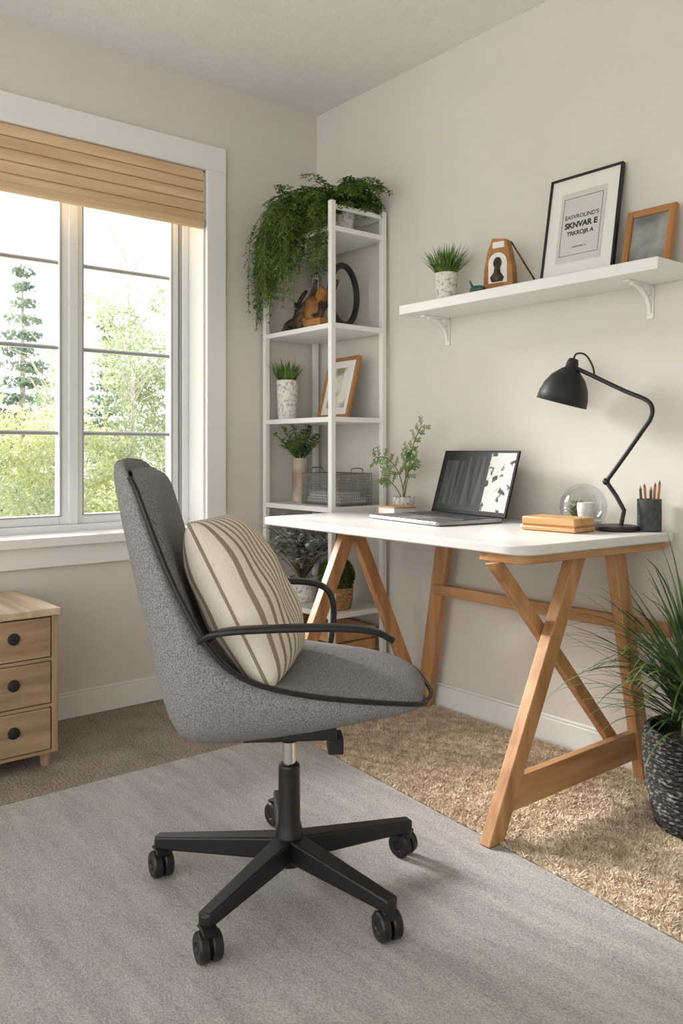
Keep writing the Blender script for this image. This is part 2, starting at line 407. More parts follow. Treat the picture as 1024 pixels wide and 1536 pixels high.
# ------------------------------------------------------------------ drawer cabinet
c=root('drawer_cabinet')
cx0,cx1,cy0,cy1,ct=.035,.43,-1.64,-1.325,.484
mb=MB()
mb.box(cx0,cx1-.012,cy0+.006,cy0+.024,.045,ct-.022); mb.box(cx0,cx1-.012,cy1-.024,cy1-.006,.045,ct-.022); mb.box(cx0,cx0+.012,cy0+.02,cy1-.02,.05,ct-.022)
mb.box(cx0,cx1-.012,cy0+.02,cy1-.02,.045,.06)
mb.box(cx1-.03,cx1,cy0+.004,cy0+.024,.045,ct-.022); mb.box(cx1-.03,cx1,cy1-.024,cy1-.004,.045,ct-.022)
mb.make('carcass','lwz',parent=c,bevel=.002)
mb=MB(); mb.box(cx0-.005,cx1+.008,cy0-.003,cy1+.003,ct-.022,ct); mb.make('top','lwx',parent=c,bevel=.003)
mb=MB()
for z in (.045,.185,.325): mb.box(cx1-.03,cx1-.002,cy0+.024,cy1-.024,z,z+.010)
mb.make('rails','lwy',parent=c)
mb=MB(); mb.box(cx1-.028,cx1-.022,cy0+.022,cy1-.022,.05,ct-.024); mb.make('shadow_gap','darkgap',parent=c)
for i,(z0,z1) in enumerate(((.058,.183),(.198,.323),(.338,.458))):
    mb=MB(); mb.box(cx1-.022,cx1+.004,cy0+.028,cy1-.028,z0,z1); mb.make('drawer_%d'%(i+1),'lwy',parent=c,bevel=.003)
    mb=MB(); zc=(z0+z1)/2+.008
    mb.lathe([(0,0),(.016,0),(.0175,.002),(.017,.006),(.012,.008),(0,.0085)],(cx1+.004,(cy0+cy1)/2+.018,zc),(1,0,0),24); mb.make('knob_%d'%(i+1),'black',parent=c)
mb=MB()
for x in(cx0+.03,cx1-.035):
    for y in(cy0+.03,cy1-.03): mb.cyl((x,y,0.0),(x,y,.046),.014,.02)
mb.make('feet','lwz',parent=c)

# ------------------------------------------------------------------ ladder shelf
s=root('ladder_shelf')
sx0,sx1,sy0,sy1=.018,.482,-.302,-.02
mb=MB(); t=.022
for x in(sx0,sx1-t):
    for y,zt in((sy0,1.915 if x>.2 else 1.86),(sy1-t,1.915)): mb.box(x,x+t,y,y+t,0,zt)
mb.make('posts','white',parent=s,bevel=.002)
mb=MB()
for z in(.10,.32,.725,1.072,1.43,1.80): mb.box(sx0+.001,sx1-.001,sy0+.004,sy1-.004,z,z+.02)
mb.make('shelves','white',parent=s,bevel=.002)
mb=MB()
mb.box(sx1-.018,sx1-.004,sy0+t,sy1-t,1.885,1.903); mb.box(sx0+.004,sx0+.018,sy0+t,sy1-t,1.835,1.853)
mb.box(sx0+t,sx1-t,sy1-.016,sy1-.006,1.885,1.903)
mb.make('rails','white',parent=s,bevel=.002)

# ------------------------------------------------------------------ desk
DZ=.73
d=root('desk')
mb=MB(); slab(mb,roundpoly([(.497,-.635),(1.668,-.655),(1.712,-.02),(.497,-.02)],[.05,.07,.03,.03]),DZ-.026,DZ); mb.make('desktop','top',parent=d,bevel=.004,angle=30)
mb=MB(); slab(mb,roundpoly([(1.50,-.640),(1.655,-.643),(1.697,-.03),(1.50,-.03)],[.03,.06,.03,.03]),DZ-.048,DZ-.026); mb.make('underframe','wy',parent=d,bevel=.002)
UT=DZ-.048; TX=1.614
mb=MB()
mb.strut((TX,-.708,.008),(TX,-.365,UT),.034,.056)
mb.strut((TX+.01,-.045,.008),(TX-.01,-.165,UT),.034,.056)
mb.strut((TX-.036,-.655,UT),(TX-.036,-.115,.10),.024,.05)
mb.make('trestle_legs_1','wz',parent=d,bevel=.003)
mb=MB(); mb.box(TX-.013,TX+.013,-.650,-.075,.070,.150); mb.make('stretcher_1','wy',parent=d,bevel=.003)
mb=MB()
mb.strut((.68,-.70,.008),(.68,-.375,UT+.015),.034,.056)
mb.strut((.70,-.06,.03),(.68,-.36,UT+.015),.03,.05)
mb.strut((.725,-.05,.008),(.845,-.055,UT+.015),.06,.03)
mb.make('trestle_legs_2','wz',parent=d,bevel=.003)
mb=MB(); mb.box(.667,.693,-.64,-.075,.085,.15); mb.box(.60,.76,-.47,-.27,UT+.008,UT+.022); mb.make('stretcher_2','wy',parent=d,bevel=.003)
mb=MB(); mb.box(.80,1.72,-.078,-.05,.435,.475); mb.make('back_rail','wx',parent=d,bevel=.004)

# ------------------------------------------------------------------ wall shelf
s=root('wall_shelf')
WS=1.487
mb=MB(); mb.box(.745,1.757,-.20,-.0005,WS-.034,WS); mb.make('board','white',parent=s,bevel=.003)
for i,x in enumerate((.80,1.62)):
    mb=MB(); z=WS-.034
    mb.box(x-.011,x+.011,-.006,-.0005,z-.10,z); mb.box(x-.011,x+.011,-.135,-.0005,z-.006,z)
    pts=[(x,-.006,z-.085)]+[(x,-.006-.10*(1-math.cos(a)),z-.085+.08*math.sin(a)) for a in [k*math.pi/2/8 for k in range(1,9)]]
    mb.tube(pts,1,n=8,flat=(.012,.014),up=(1,0,0)); mb.box(x-.009,x+.009,-.028,-.004,z-.03,z-.004)
    mb.make('bracket_%d'%(i+1),'white',parent=s,bevel=.001)

# ------------------------------------------------------------------ office chair
FA=56.0
CHX,CHY=1.460,-1.203
ch=root('office_chair',(CHX,CHY,0),rz=math.radians(FA))
rows=[((.272,.452),(.302,.454),(.298,.442),.165),
((.250,.462),(.280,.484),(.260,.422),.215),
((.14,.478),(.15,.506),(.14,.398),.24),
((.03,.495),(.03,.506),(.03,.376),.25),
((-.06,.518),(-.07,.500),(-.08,.362),.255),
((-.118,.549),(-.14,.500),(-.172,.350),.258),
((-.165,.602),(-.198,.53),(-.236,.360),.258),
((-.205,.67),(-.240,.60),(-.266,.445),.252),
((-.240,.744),(-.272,.69),(-.296,.59),.247),
((-.270,.82),(-.302,.79),(-.329,.735),.241),
((-.295,.885),(-.325,.87),(-.354,.86),.232),
((-.315,.925),(-.336,.922),(-.366,.922),.205),
((-.340,.948),(-.345,.950),(-.361,.949),.155)]
def ring(E,I,O,W):
    pts=[]
    m=12
    for i in range(m+1):
        w_=-1+2*i/m; e=abs(w_)**2.4
        pts.append((I[0]+(E[0]-I[0])*e, w_*W, I[1]+(E[1]-I[1])*e))
    m2=14;nn=3.0
    for i in range(1,m2):
        a=math.pi*i/m2; c_,s_=math.cos(a),math.sin(a)
        b=math.copysign(abs(c_)**(2/nn),c_); q=abs(s_)**(2/nn)
        pts.append((E[0]+(O[0]-E[0])*q, b*W*(1-.10*q), E[1]+(O[1]-E[1])*q))
    return pts
mb=MB(); rg=[ring(*r) for r in rows]; K=len(rg[0]); vs=[p for r in rg for p in r]; fs=[]
for i in range(len(rg)-1):
    for k in range(K):
        k1=(k+1)%K; fs.append((i*K+k,(i+1)*K+k,(i+1)*K+k1,i*K+k1))
fs.append(tuple(range(K))); fs.append(tuple((len(rg)-1)*K+k for k in range(K))[::-1])
mb.add(vs,fs); mb.make('seat_shell','fabric',parent=ch,subsurf=1,angle=180)
def smoothpts(P,n=4):
    out=[]
    P=[V(p) for p in P]
    for i in range(len(P)-1):
        p0=P[max(i-1,0)];p1=P[i];p2=P[i+1];p3=P[min(i+2,len(P)-1)]
        for k in range(n):
            t=k/n; out.append(.5*((2*p1)+(-p0+p2)*t+(2*p0-5*p1+4*p2-p3)*t*t+(-p0+3*p1-3*p2+p3)*t**3))
    out.append(P[-1]); return out
mb=MB()
mb.tube(smoothpts([(r[0][0],-(r[3]+.0005),r[0][1]) for r in rows[:-2]]+[(-.311,-.216,.912)],3),.0055,n=8)
mb.tube(smoothpts([(r[0][0],(r[3]+.0005),r[0][1]-.004) for r in rows[:7]],3),.003,n=8)
mb.tube(smoothpts([(rows[0][0][0],-rows[0][3],rows[0][0][1]),(rows[0][1][0]-.004,-.1,.45),(rows[0][1][0],0,.449),(rows[0][1][0]-.004,.1,.45),(rows[0][0][0],rows[0][3],rows[0][0][1])],5),.005,n=8)
mb.make('piping','black',parent=ch)
# inner back cushion pad
mb=MB(); n_=14; vs=[]; 
def ip(t):
    pts=[(-.190,.53),(-.232,.60),(-.264,.69),(-.294,.79),(-.317,.87),(-.330,.926)]
    f=t*(len(pts)-1); i=min(int(f),len(pts)-2); f-=i
    return (pts[i][0]+(pts[i+1][0]-pts[i][0])*f, pts[i][1]+(pts[i+1][1]-pts[i][1])*f)
for i in range(n_+1):
    t=i/n_
    for j in range(n_+1):
        w_=-1+2*j/n_
        a0,z0=ip(t); hw=.232-.05*max(0,t-.75)/.25
        th=.046*(max(0,1-abs(w_)**5)*max(0,1-abs(2*t-1)**8))**.45-.004
        vs.append((a0+.022*abs(w_)**2.4+th,w_*hw,z0+th*.2))
fs=[(i*(n_+1)+j,i*(n_+1)+j+1,(i+1)*(n_+1)+j+1,(i+1)*(n_+1)+j) for i in range(n_) for j in range(n_)]
mb.add(vs,fs); mb.make('back_pad','fabric',parent=ch,angle=180,subsurf=1)
mb=MB()
near=smoothpts([(-.170,-.246,.604),(-.135,-.270,.624),(-.05,-.276,.630),(.08,-.276,.630),(.150,-.274,.622),(.186,-.268,.604)],5)
mb.tube(near,1,n=12,flat=(.034,.013))
far=smoothpts([(-.180,.246,.604),(-.145,.270,.624),(-.06,.276,.632),(.04,.276,.632),(.095,.275,.618),(.118,.273,.585),(.120,.270,.53),(.11,.256,.475)],5)
mb.tube(far,1,n=12,flat=(.034,.015),up=(.3,0,1))
mb.make('armrests','black',parent=ch,angle=60)
mb=MB()
mb.lathe([(0,.340),(.014,.340),(.014,.26)],n=24); mb.make('gas_lift','chrome',parent=ch)
mb=MB()
mb.lathe([(0,.055),(.030,.055),(.034,.07),(.034,.108),(.029,.13),(.0245,.15),(.0235,.272),(.020,.276),(0,.276)],n=28)
mb.lathe([(.018,.325),(.022,.325),(.024,.338),(.05,.342),(.05,.362)],n=24)
mb.box(-.10,.10,-.06,.06,.342,.370)
mb.beam((.05,.05,.352),(.10,.02,.330),.02,.010); mb.box(.085,.118,-.03,.03,.300,.336)
mb.make('column_and_mechanism','black',parent=ch,bevel=.003)
mb=MB(); RB=.300; A0=5
for k in range(5):
    a=math.radians(A0-FA+72*k); dx,dy=math.cos(a),math.sin(a)
    mb.beam((dx*.015,dy*.015,.094),(dx*(RB+.008),dy*(RB+.008),.080),.046,.050,0,.030,.028)
    mb.cyl((dx*RB*.99,dy*RB*.99,.05),(dx*RB*.99,dy*RB*.99,.092),.015,.015,14)
mb.make('star_base','black',parent=ch,bevel=.005,bseg=3)
for k in range(5):
    a=math.radians(A0-FA+72*k); dx,dy=math.cos(a),math.sin(a)
    mb=MB(); a2=a+math.radians([70,25,-60,40,-35][k])
    ax=V((math.cos(a2),math.sin(a2),0)); tr=V((-ax.y,ax.x,0))
    c0=V((dx*RB,dy*RB,.035))+tr*.010; wr=.0288
    for sgn in(-1,1):
        o=c0+ax*sgn*.003
        mb.lathe([(0,0),(wr-.003,0),(wr,.003),(wr,.016),(wr-.004,.020),(.012,.020),(.010,.017),(0,.017)],o,ax*sgn,24)
    mb.tube([c0+V((0,0,wr+.002))*1.0+tr*-.02,c0+V((0,0,wr+.005)),c0+V((0,0,wr-.002))+tr*.02],1,n=8,flat=(.032,.008))
    mb.make('caster_%d'%(k+1),'black',parent=ch,angle=40)

# pillow
F=math.radians(FA)
def chw(a,b,z): return (CHX+a*math.cos(F)-b*math.sin(F), CHY+a*math.sin(F)+b*math.cos(F), z)
mb=MB(); n=30; hs=.188
def pil(p,q,sg):
    ed=max(0,(1-abs(p)**2.6))*max(0,(1-abs(q)**2.6))
    th=.084*ed**.46
    cr=1-.045*(p*q)**2
    x=hs*p*(1-.05*(1-q*q)*abs(p)**3)*cr; z=hs*q*(1-.05*(1-p*p)*abs(q)**3)*cr
    th*=1+.04*math.sin(7*p+3*q)+.03*math.sin(9*q-4*p)
    return (x,-sg*th,z)
for sg in(1,-1):
    vs=[pil(math.sin(math.pi/2*(-1+2*i/n)),math.sin(math.pi/2*(-1+2*j/n)),sg) for i in range(n+1) for j in range(n+1)]
    fs=[]
    for i in range(n):
        for j in range(n):
            a=i*(n+1)+j; q=(a,a+n+1,a+n+2,a+1); fs.append(q if sg>0 else q[::-1])
    mb.add(vs,fs)
bo=[pil(p,-1,1) for p in np.linspace(-1,1,14)]+[pil(1,q,1) for q in np.linspace(-1,1,14)[1:]]+[pil(p,1,1) for p in np.linspace(1,-1,14)[1:]]+[pil(-1,q,1) for q in np.linspace(1,-1,14)[1:-1]]
mb.tube(bo,.0035,n=6,closed=True)
pl=mb.make('throw_pillow','pillow',angle=180)
pl.rotation_mode='QUATERNION'
q=Matrix.Rotation(F+math.pi/2-math.radians(9),4,'Z')@Matrix.Rotation(math.radians(-27),4,'X')@Matrix.Rotation(math.radians(2),4,'Y')
pl.rotation_quaternion=q.to_quaternion(); pl.location=chw(-.092,-.036,.655)

# ------------------------------------------------------------------ laptop
lp=root('laptop',(1.012,-.14,DZ+.001),rz=math.radians(-8))
mb=MB(); slab(mb,roundrect(-.195,.195,-.27,0,.012),0.001,.013); mb.make('base','silver',parent=lp,bevel=.002)
mb=MB(); mb.box(-.172,.172,-.15,-.022,.0128,.0134); 
mb.make('keyboard_deck','black',parent=lp)
mb=MB()
for r_ in range(5):
    for k in range(14):
        x=-.170+k*.0244; y=-.146+r_*.0248; mb.box(x,x+.0208,y,y+.021,.0134,.0150)
mb.make('keys','key',parent=lp)
mb=MB(); mb.box(-.055,.055,-.25,-.165,.0130,.0134); mb.make('trackpad',plain('trackpad',(.22,.22,.23),.3),parent=lp)
tl=math.radians(17); 
def sc(x,h,o): return (x, .002+h*math.sin(tl)-o*math.cos(tl), .014+h*math.cos(tl)+o*math.sin(tl))
def plate(mb,x0,x1,h0,h1,o0,o1,mi=0):
    mb.add([sc(x0,h0,o1),sc(x1,h0,o1),sc(x1,h0,o0),sc(x0,h0,o0),sc(x0,h1,o1),sc(x1,h1,o1),sc(x1,h1,o0),sc(x0,h1,o0)],
              [(0,3,2,1),(4,5,6,7),(0,1,5,4),(1,2,6,5),(2,3,7,6),(3,0,4,7)],mi)
mb=MB(); plate(mb,-.195,.195,0,.228,-.006,0); mb.make('lid','bezel',parent=lp,bevel=.002)
mb=MB(); plate(mb,-.188,.188,.012,.222,0,.0008); mb.make('screen','scr',parent=lp,smooth=False)
mb=MB(); plate(mb,-.165,-.06,.03,.19,.0008,.0012); plate(mb,-.045,.045,.03,.205,.0008,.0012); mb.make('painted_reflection','scr2',parent=lp,smooth=False)  # lighter plates carry the painted reflection over the dark screen
mb=MB(); plate(mb,.065,.186,.016,.219,.0008,.0014); mb.make('screen_page','scrw',parent=lp,smooth=False)

# ------------------------------------------------------------------ desk lamp
l=root('desk_lamp'); LY=-.11
mb=MB()
mb.lathe([(0,0),(.062,0),(.064,.004),(.062,.014),(.02,.018),(0,.018)],(1.575,LY,DZ+.0005),n=36)
mb.make('base','blackmet',parent=l,angle=40)
mb=MB()
mb.tube([(1.59,LY,DZ+.015),(1.600,LY,.79),(1.575,LY,.83),(1.541,LY,.872)],.0065,n=10)
mb.tube(smoothpts([(1.541,LY,.872),(1.60,LY,.945),(1.66,LY,1.022),(1.684,LY,1.055),(1.688,LY,1.085),(1.668,LY,1.108),(1.60,LY,1.137),(1.50,LY,1.185),(1.435,LY,1.215)],5),.0065,n=10)
mb.ball((1.541,LY,.872),.011)
mb.tube(smoothpts([(1.425,LY,1.235),(1.437,LY,1.258),(1.47,LY,1.252),(1.495,LY,1.215),(1.50,LY,1.188)],5),.003,n=8)
mb.make('arm','blackmet',parent=l,angle=60)
ax=V((-.032,-.012,-.12)).normalized(); o=V((1.428,LY,1.243))
mb=MB()
mb.lathe([(0,-.004),(.014,0),(.018,.012),(.019,.028),(.030,.036),(.052,.058),(.067,.085),(.075,.115),(.077,.138),(.0785,.139)],o,ax,40)
mb.make('shade','blackmet',parent=l,angle=60)
mb=MB(); mb.lathe([(.0775,.1385),(.0745,.136),(.072,.115),(.064,.085),(.049,.06),(.028,.04),(0,.036)],o,ax,40); mb.make('shade_lining','lampin',parent=l,angle=80)
mb=MB(); b=o+ax*.09; mb.ball(b,.022); mb.make('bulb','paper',parent=l)

# pencil cup
c=root('pencil_cup',(1.648,-.056,DZ+.001))
mb=MB()
mb.lathe([(0,0),(.033,0),(.034,.003),(.034,.092),(.031,.092),(.031,.006),(0,.006)],n=32); mb.make('cup','cup',parent=c,angle=40)
mb=MB()
for i,(x,y,tx,ty,h) in enumerate(((-.01,.005,-.02,.008,.125),(.008,-.008,.012,-.012,.118),(.012,.012,.026,.01,.135),(-.015,-.01,-.025,-.006,.12),(.0,.015,.005,.022,.128))):
    p0=V((x,y,.008));p1=V((tx,ty,h)); mb.cyl(p0,p1,.0038,n=6,mi=i%2); mb.cyl(p1,p1+(p1-p0).normalized()*.012,.0038,.0005,n=6,mi=1-i%2)
mb.make('pencils',['pencil','pencil2'],parent=c)

# books
b=root('wooden_box',(1.468,-.245,DZ+.001),rz=math.radians(4))
mb=MB(); mb.box(-.09,.09,-.055,.055,0,.013); mb.box(-.088,.088,-.053,.053,.017,.040); mb.make('case','bookc',parent=b,bevel=.004)
mb=MB(); mb.box(-.086,.086,-.051,.051,.012,.018); mb.make('seam','oframex',parent=b)
b=root('notebook',(.735,-.20,DZ+.001),rz=math.radians(-6))
mb=MB(); mb.box(-.055,.05,-.05,.05,0,.005); mb.box(-.055,.05,-.05,.05,.026,.031);mb.box(-.055,-.051,-.05,.05,.0,.031); mb.make('cover','bookc',parent=b,bevel=.001)
mb=MB(); mb.box(-.05,.046,-.047,.047,.005,.026); mb.make('pages','paper',parent=b)
b=root('phone',(1.335,-.17,DZ+.001),rz=math.radians(25))
mb=MB(); slab(mb,roundrect(-.035,.035,-.07,.07,.01),0,.009); mb.make('body','white',parent=b,bevel=.002)
mb=MB(); slab(mb,roundrect(-.031,.031,-.062,.062,.006),.009,.0096); mb.make('glass_face','print',parent=b)
# terrarium
t=root('glass_terrarium',(1.452,-.095,DZ+.001))
mb=MB(); pr=[(.045,.0)]+[(.070*math.sin(a)*1.0,.062-.070*math.cos(a)) for a in [math.radians(k) for k in range(40,181,10)]]; mb.lathe(pr,n=32); mb.make('bowl','dome',parent=t,angle=180)
mb=MB(); mb.lathe([(0,0),(.046,0),(.055,.02),(0,.024)],n=24); mb.make('soil','stone',parent=t)
mb=MB(); mb.lathe([(0,.02),(.02,.02),(.026,.06),(.024,.075),(0,.075)],(.015,-.01,0),n=20); mb.make('candle','paper',parent=t)
mb=MB()
for i in range(110):
    a=R.uniform(0,6.28); mb.leaf((-.022+R.uniform(-.014,.012),R.uniform(-.014,.014),.025+R.uniform(0,.045)),(math.cos(a)*.6,math.sin(a)*.6,R.uniform(.2,1)),.022,.009)
mb.make('moss','moss',parent=t,smooth=False)

# ------------------------------------------------------------------ pots and plants
def pot(name,loc,r0,r1,h,mat='pot',n=32,ripple=0):
    e=root(name,loc)
    pr=[(0,0),(r0*.93,0),(r0,.004)]
    m=14 if ripple else 4
    for i in range(1,m+1):
        t_=i/m; pr.append((r0+(r1-r0)*t_+(ripple*(1 if i%2 else -1)),h*t_))
    pr+= [(r1-.003,h+.001),(r1-.006,h),(r1-.007,h*.86),(0,h*.86)]
    mb=MB(); mb.lathe(pr,n=n); mb.make('pot',mat,parent=e,angle=50)
    mb=MB(); mb.lathe([(r1-.007,h*.87),(r1*.5,h*.9),(0,h*.91)],n=20); mb.make('soil','soil',parent=e)
    return e
def grasstuft(e,z,n,L,w,spread,mat,droop=.12,rad=.02,clamp=None,lmin=.6):
    mb=MB()
    for i in range(n):
        a=R.uniform(0,6.28); sp=R.uniform(0,1)**.7*spread
        mb.blade((math.cos(a)*rad*R.random(),math.sin(a)*rad*R.random(),z),(math.cos(a)*sp,math.sin(a)*sp,1),L*R.uniform(lmin,1),w,droop)
    mb.make('blades',mat,parent=e,smooth=False,clamp=clamp)
e=pot('potted_grass',(.885,-.10,WS+.001),.034,.043,.105); grasstuft(e,.095,260,.125,.006,1.15,'grass',.10,.032,clamp=lambda x,y,z:(x,min(y,.095),z))
e=pot('potted_grass',(.075,-.215,1.093),.039,.046,.165); grasstuft(e,.15,190,.12,.006,1.0,'grass',.08,.03,clamp=lambda x,y,z:(max(x,-.06),y,z))
def sprigs(e,base,n,L,leafL,spread,mat,per=14,droop=.08,clamp=None,lw=.6,stem=.0014):
    mb=MB()
    for i in range(n):
        a=R.uniform(0,6.28); sp=R.uniform(.15,1)*spread
        d_=V((math.cos(a)*sp,math.sin(a)*sp,1)).normalized(); p=V(base); l=L*R.uniform(.55,1); pts=[p.copy()]
        for k in range(per):
            p=p+d_*l/per; d_=(d_+V((R.uniform(-.06,.06),R.uniform(-.06,.06),-droop*k/per))).normalized(); pts.append(p.copy())
            if k>per*.25:
                for s_ in(-1,1):
                    b_=R.uniform(0,6.28); q=V((math.cos(b_),math.sin(b_),R.uniform(-.2,.7)))
                    mb.leaf(p,(q+d_*.5),leafL*R.uniform(.6,1.1),leafL*lw,1)
        mb.tube(pts,stem,n=5,mi=0)
    mb.make('foliage',['stem',mat],parent=e,smooth=False,clamp=clamp)
e=root('vase_with_greenery',(.115,-.175,.746)); mb=MB(); mb.lathe([(0,0),(.030,0),(.033,.01),(.036,.09),(.034,.17),(.031,.185),(.028,.184),(.031,.16),(.03,.01),(0,.01)],n=28); mb.make('vase','vase',parent=e,angle=50)
sprigs(e,(0,0,.16),34,.17,.028,.9,'sprig',per=10,clamp=lambda x,y,z:(max(x,-.10),y,z))
# desk plant
e=pot('potted_plant',(.665,-.10,DZ+.001),.034,.044,.058)
mb=MB()
def compound(mb,pts,leafL,mi=1,start=2):
    for k in range(start,len(pts),2):
        d_=(pts[k]-pts[k-1]).normalized()
        for s_ in(-1,1):
            sd=(d_.cross(V((R.uniform(-.3,.3),-1,.3))).normalized()*s_+d_*.5+V((0,0,.1))).normalized()
            L_=leafL*3.2*R.uniform(.6,1.1); tip=pts[k]+sd*L_
            mb.tube([pts[k],tip],.0008,n=4,mi=0)
            for j in range(5):
                q=pts[k]+sd*L_*(j+1)/5
                for s2 in (-1,1):
                    dd=sd*.5+sd.cross(V((0,-1,.2)))*s2
                    mb.leaf(q,dd+V((0,R.uniform(-.5,.5),R.uniform(-.2,.2))),leafL*R.uniform(.7,1.1),leafL*.6,mi,up=(0,-1,.4))
for P in ([(0,0,.04),(.03,-.01,.12),(.045,-.01,.20),(.08,-.02,.27),(.115,-.02,.32)],
          [(0,0,.04),(-.01,0,.11),(-.035,-.01,.17),(-.08,-.02,.205),(-.125,-.03,.205)],
          [(0,0,.04),(.02,-.02,.10),(.06,-.02,.17),(.10,-.03,.20)],
          [(0,0,.04),(.0,.01,.12),(.01,.0,.19),(.025,.0,.225)],
          [(0,0,.04),(-.02,-.02,.09),(-.05,-.03,.12),(-.07,-.04,.13)]):
    pts=smoothpts(P,4); mb.tube(pts,.0018,n=6,mi=0); compound(mb,pts,.0125,start=6)
mb.make('stems_and_leaves',['stem','sprig'],parent=e,smooth=False,clamp=lambda x,y,z:(x,min(y,.09),z))
# hanging ferns
def frond(mb,p,d_,L,droop,subL,leafL,n=16,mi=1):
    p=V(p); d_=V(d_).normalized(); pts=[p.copy()]
    for k in range(n):
        p=p+d_*L/n; d_=(d_+V((0,0,-droop*(k/n+.15)))+V((R.uniform(-.07,.07),R.uniform(-.07,.07),0))).normalized(); pts.append(p.copy())
        t_=k/n; sl=subL*math.sin(math.pi*min(1,t_*.85+.15))
        base=d_.cross(V((0,0,1)))
        if base.length<.2: base=V((R.uniform(-1,1),R.uniform(-1,1),0))
        base.normalize()
        for s_ in(-1,1):
            sd=(base*s_+d_*.5+V((R.uniform(-.4,.4),R.uniform(-.4,.4),R.uniform(-.3,.3)))).normalized()
            m_=max(2,int(sl/leafL*1.6))
            for j in range(m_):
                q=p+sd*sl*(j+.5)/m_+V((0,0,-.004*j))
                for s2 in(-1,1):
                    l2=(sd*.6+sd.cross(V((0,0,1)))*s2*.8+V((0,0,R.uniform(-.4,.4))))
                    mb.leaf(q,l2,leafL*R.uniform(.7,1.2),leafL*.6,mi)
    mb.tube(pts,.0012,n=4,mi=0)
def clampw(ox,oy): return lambda x,y,z:(max(x,.012-ox),min(y,-.012-oy),z)
fx,fy=.195,-.225
e=pot('hanging_fern',(fx,fy,1.821),.05,.062,.09,'basket')
mb=MB()
for i in range(60):      # crown
    a=math.radians(R.uniform(120,420)); up=R.uniform(.7,2.2); L=R.uniform(.10,.19)
    frond(mb,(math.cos(a)*.03,math.sin(a)*.03,.08),(math.cos(a)*.7,math.sin(a)*.7,up),L,.3,.044,.0155,n=11)
for i in range(120):     # hanging curtain over the front edge
    a=math.radians(R.uniform(188,335)); L=R.uniform(.22,.42)
    if i%3==0: L=R.uniform(.40,.56); a=math.radians(R.uniform(195,305))
    h_=R.uniform(.4,.8); rr_=R.uniform(.03,.055)
    frond(mb,(math.cos(a)*rr_,math.sin(a)*rr_,.085),(math.cos(a)*h_,math.sin(a)*h_,R.uniform(.2,.6)),L,R.uniform(1.3,2.4),.044,.0165,n=15)
mb.make('fronds',['stem','fern'],parent=e,smooth=False,clamp=lambda x,y,z:(max(x,.012-fx),(y if y>-.10 else -.10+(y+.10)*.62),z))
fx,fy=.375,-.16
e=pot('hanging_fern',(fx,fy,1.821),.04,.05,.08,'pot')
mb=MB()
for i in range(70):
    a=math.radians(R.uniform(170,420)); up=R.uniform(.5,2.2); L=R.uniform(.14,.25)
    frond(mb,(math.cos(a)*.02,math.sin(a)*.02,.07),(math.cos(a)*.8,math.sin(a)*.8,up),L,R.uniform(.25,.5),.045,.0165,n=12)
for i in range(9):
    frond(mb,(.02,-.03,.07),(.25+R.uniform(-.2,.1),-.8,.3),R.uniform(.28,.42),1.2,.035,.015,n=16)
mb.make('fronds',['stem','fern'],parent=e,smooth=False,clamp=clampw(fx,fy))
# lower shelf plants
e=pot('dusty_miller_plant',(.17,-.205,.341),.05,.06,.10,'pot')
sprigs(e,(0,0,.08),95,.30,.034,.75,'pale',per=12,droop=.2,clamp=lambda x,y,z:(max(x,-.15),min(y,.15),min(z,.37)))
e=root('moss_ball_planter',(.385,-.20,.341))
mb=MB(); mb.lathe([(0,0),(.055,0),(.06,.005),(.066,.04),(.068,.085),(.062,.085),(.06,.03),(0,.03)],n=32); mb.make('basket','basket',parent=e)
mb=MB(); mb.ball((0,0,.13),(.062,.062,.07),jit=.05)
mb.make('core','moss',parent=e)
mb=MB()
for i in range(1800):
    a=R.uniform(0,6.28); ct=R.uniform(-.6,1); st_=math.sqrt(1-ct*ct); n_=V((st_*math.cos(a),st_*math.sin(a),ct))
    mb.leaf(V((0,0,.13))+n_*.062,n_+V((R.uniform(-1,1),R.uniform(-1,1),R.uniform(-1,1)))*.8,.018,.010)
mb.make('moss','moss',parent=e,smooth=False)
e=root('wooden_crate',(.25,-.16,.121))
mb=MB()
for z in(.0,.05,.10):
    mb.box(-.2,.2,-.11,-.10,z,z+.042); mb.box(-.2,.2,.10,.11,z,z+.042); mb.box(-.2,-.19,-.10,.10,z,z+.042); mb.box(.19,.2,-.10,.10,z,z+.042)
mb.box(-.19,.19,-.1,.1,0,.008)
for x in(-.19,.17):
    for y in(-.10,.08): mb.box(x,x+.02,y,y+.02,.0,.142)
mb.make('slats','bookc',parent=e,bevel=.002)

# wire basket
e=root('wire_basket',(.325,-.15,.746)); mb=MB()
bx,by,bh=.125,.08,.125
for z in(0.002,bh): mb.tube([(-bx,-by,z),(bx,-by,z),(bx,by,z),(-bx,by,z)],.0028,n=6,closed=True)
st=.0105
k=int(2*bx/st)
for i in range(k+1):
    x=-bx+i*2*bx/k
    for y in(-by,by):
        mb.tube([(x,y,0.002),(min(bx,x+.02),y,bh)],.0011,n=4); mb.tube([(x,y,0.002),(max(-bx,x-.02),y,bh)],.0011,n=4)
k=int(2*by/st)
for i in range(k+1):
    y=-by+i*2*by/k
    for x in(-bx,bx):
        mb.tube([(x,y,0.002),(x,min(by,y+.02),bh)],.0011,n=4); mb.tube([(x,y,0.002),(x,max(-by,y-.02),bh)],.0011,n=4)
    mb.tube([(-bx,y,.002),(bx,y,.002)],.001,n=4)
for i in range(1,11):
    z=bh*i/11; mb.tube([(-bx,-by,z),(bx,-by,z),(bx,by,z),(-bx,by,z)],.0011,n=4,closed=True)
for x in (-bx,bx): mb.tube(smoothpts([(x,-.03,bh),(x*1.02,-.025,bh+.02),(x*1.02,.025,bh+.02),(x,.03,bh)],4),.0022,n=6)
mb.make('wires','wire',parent=e)
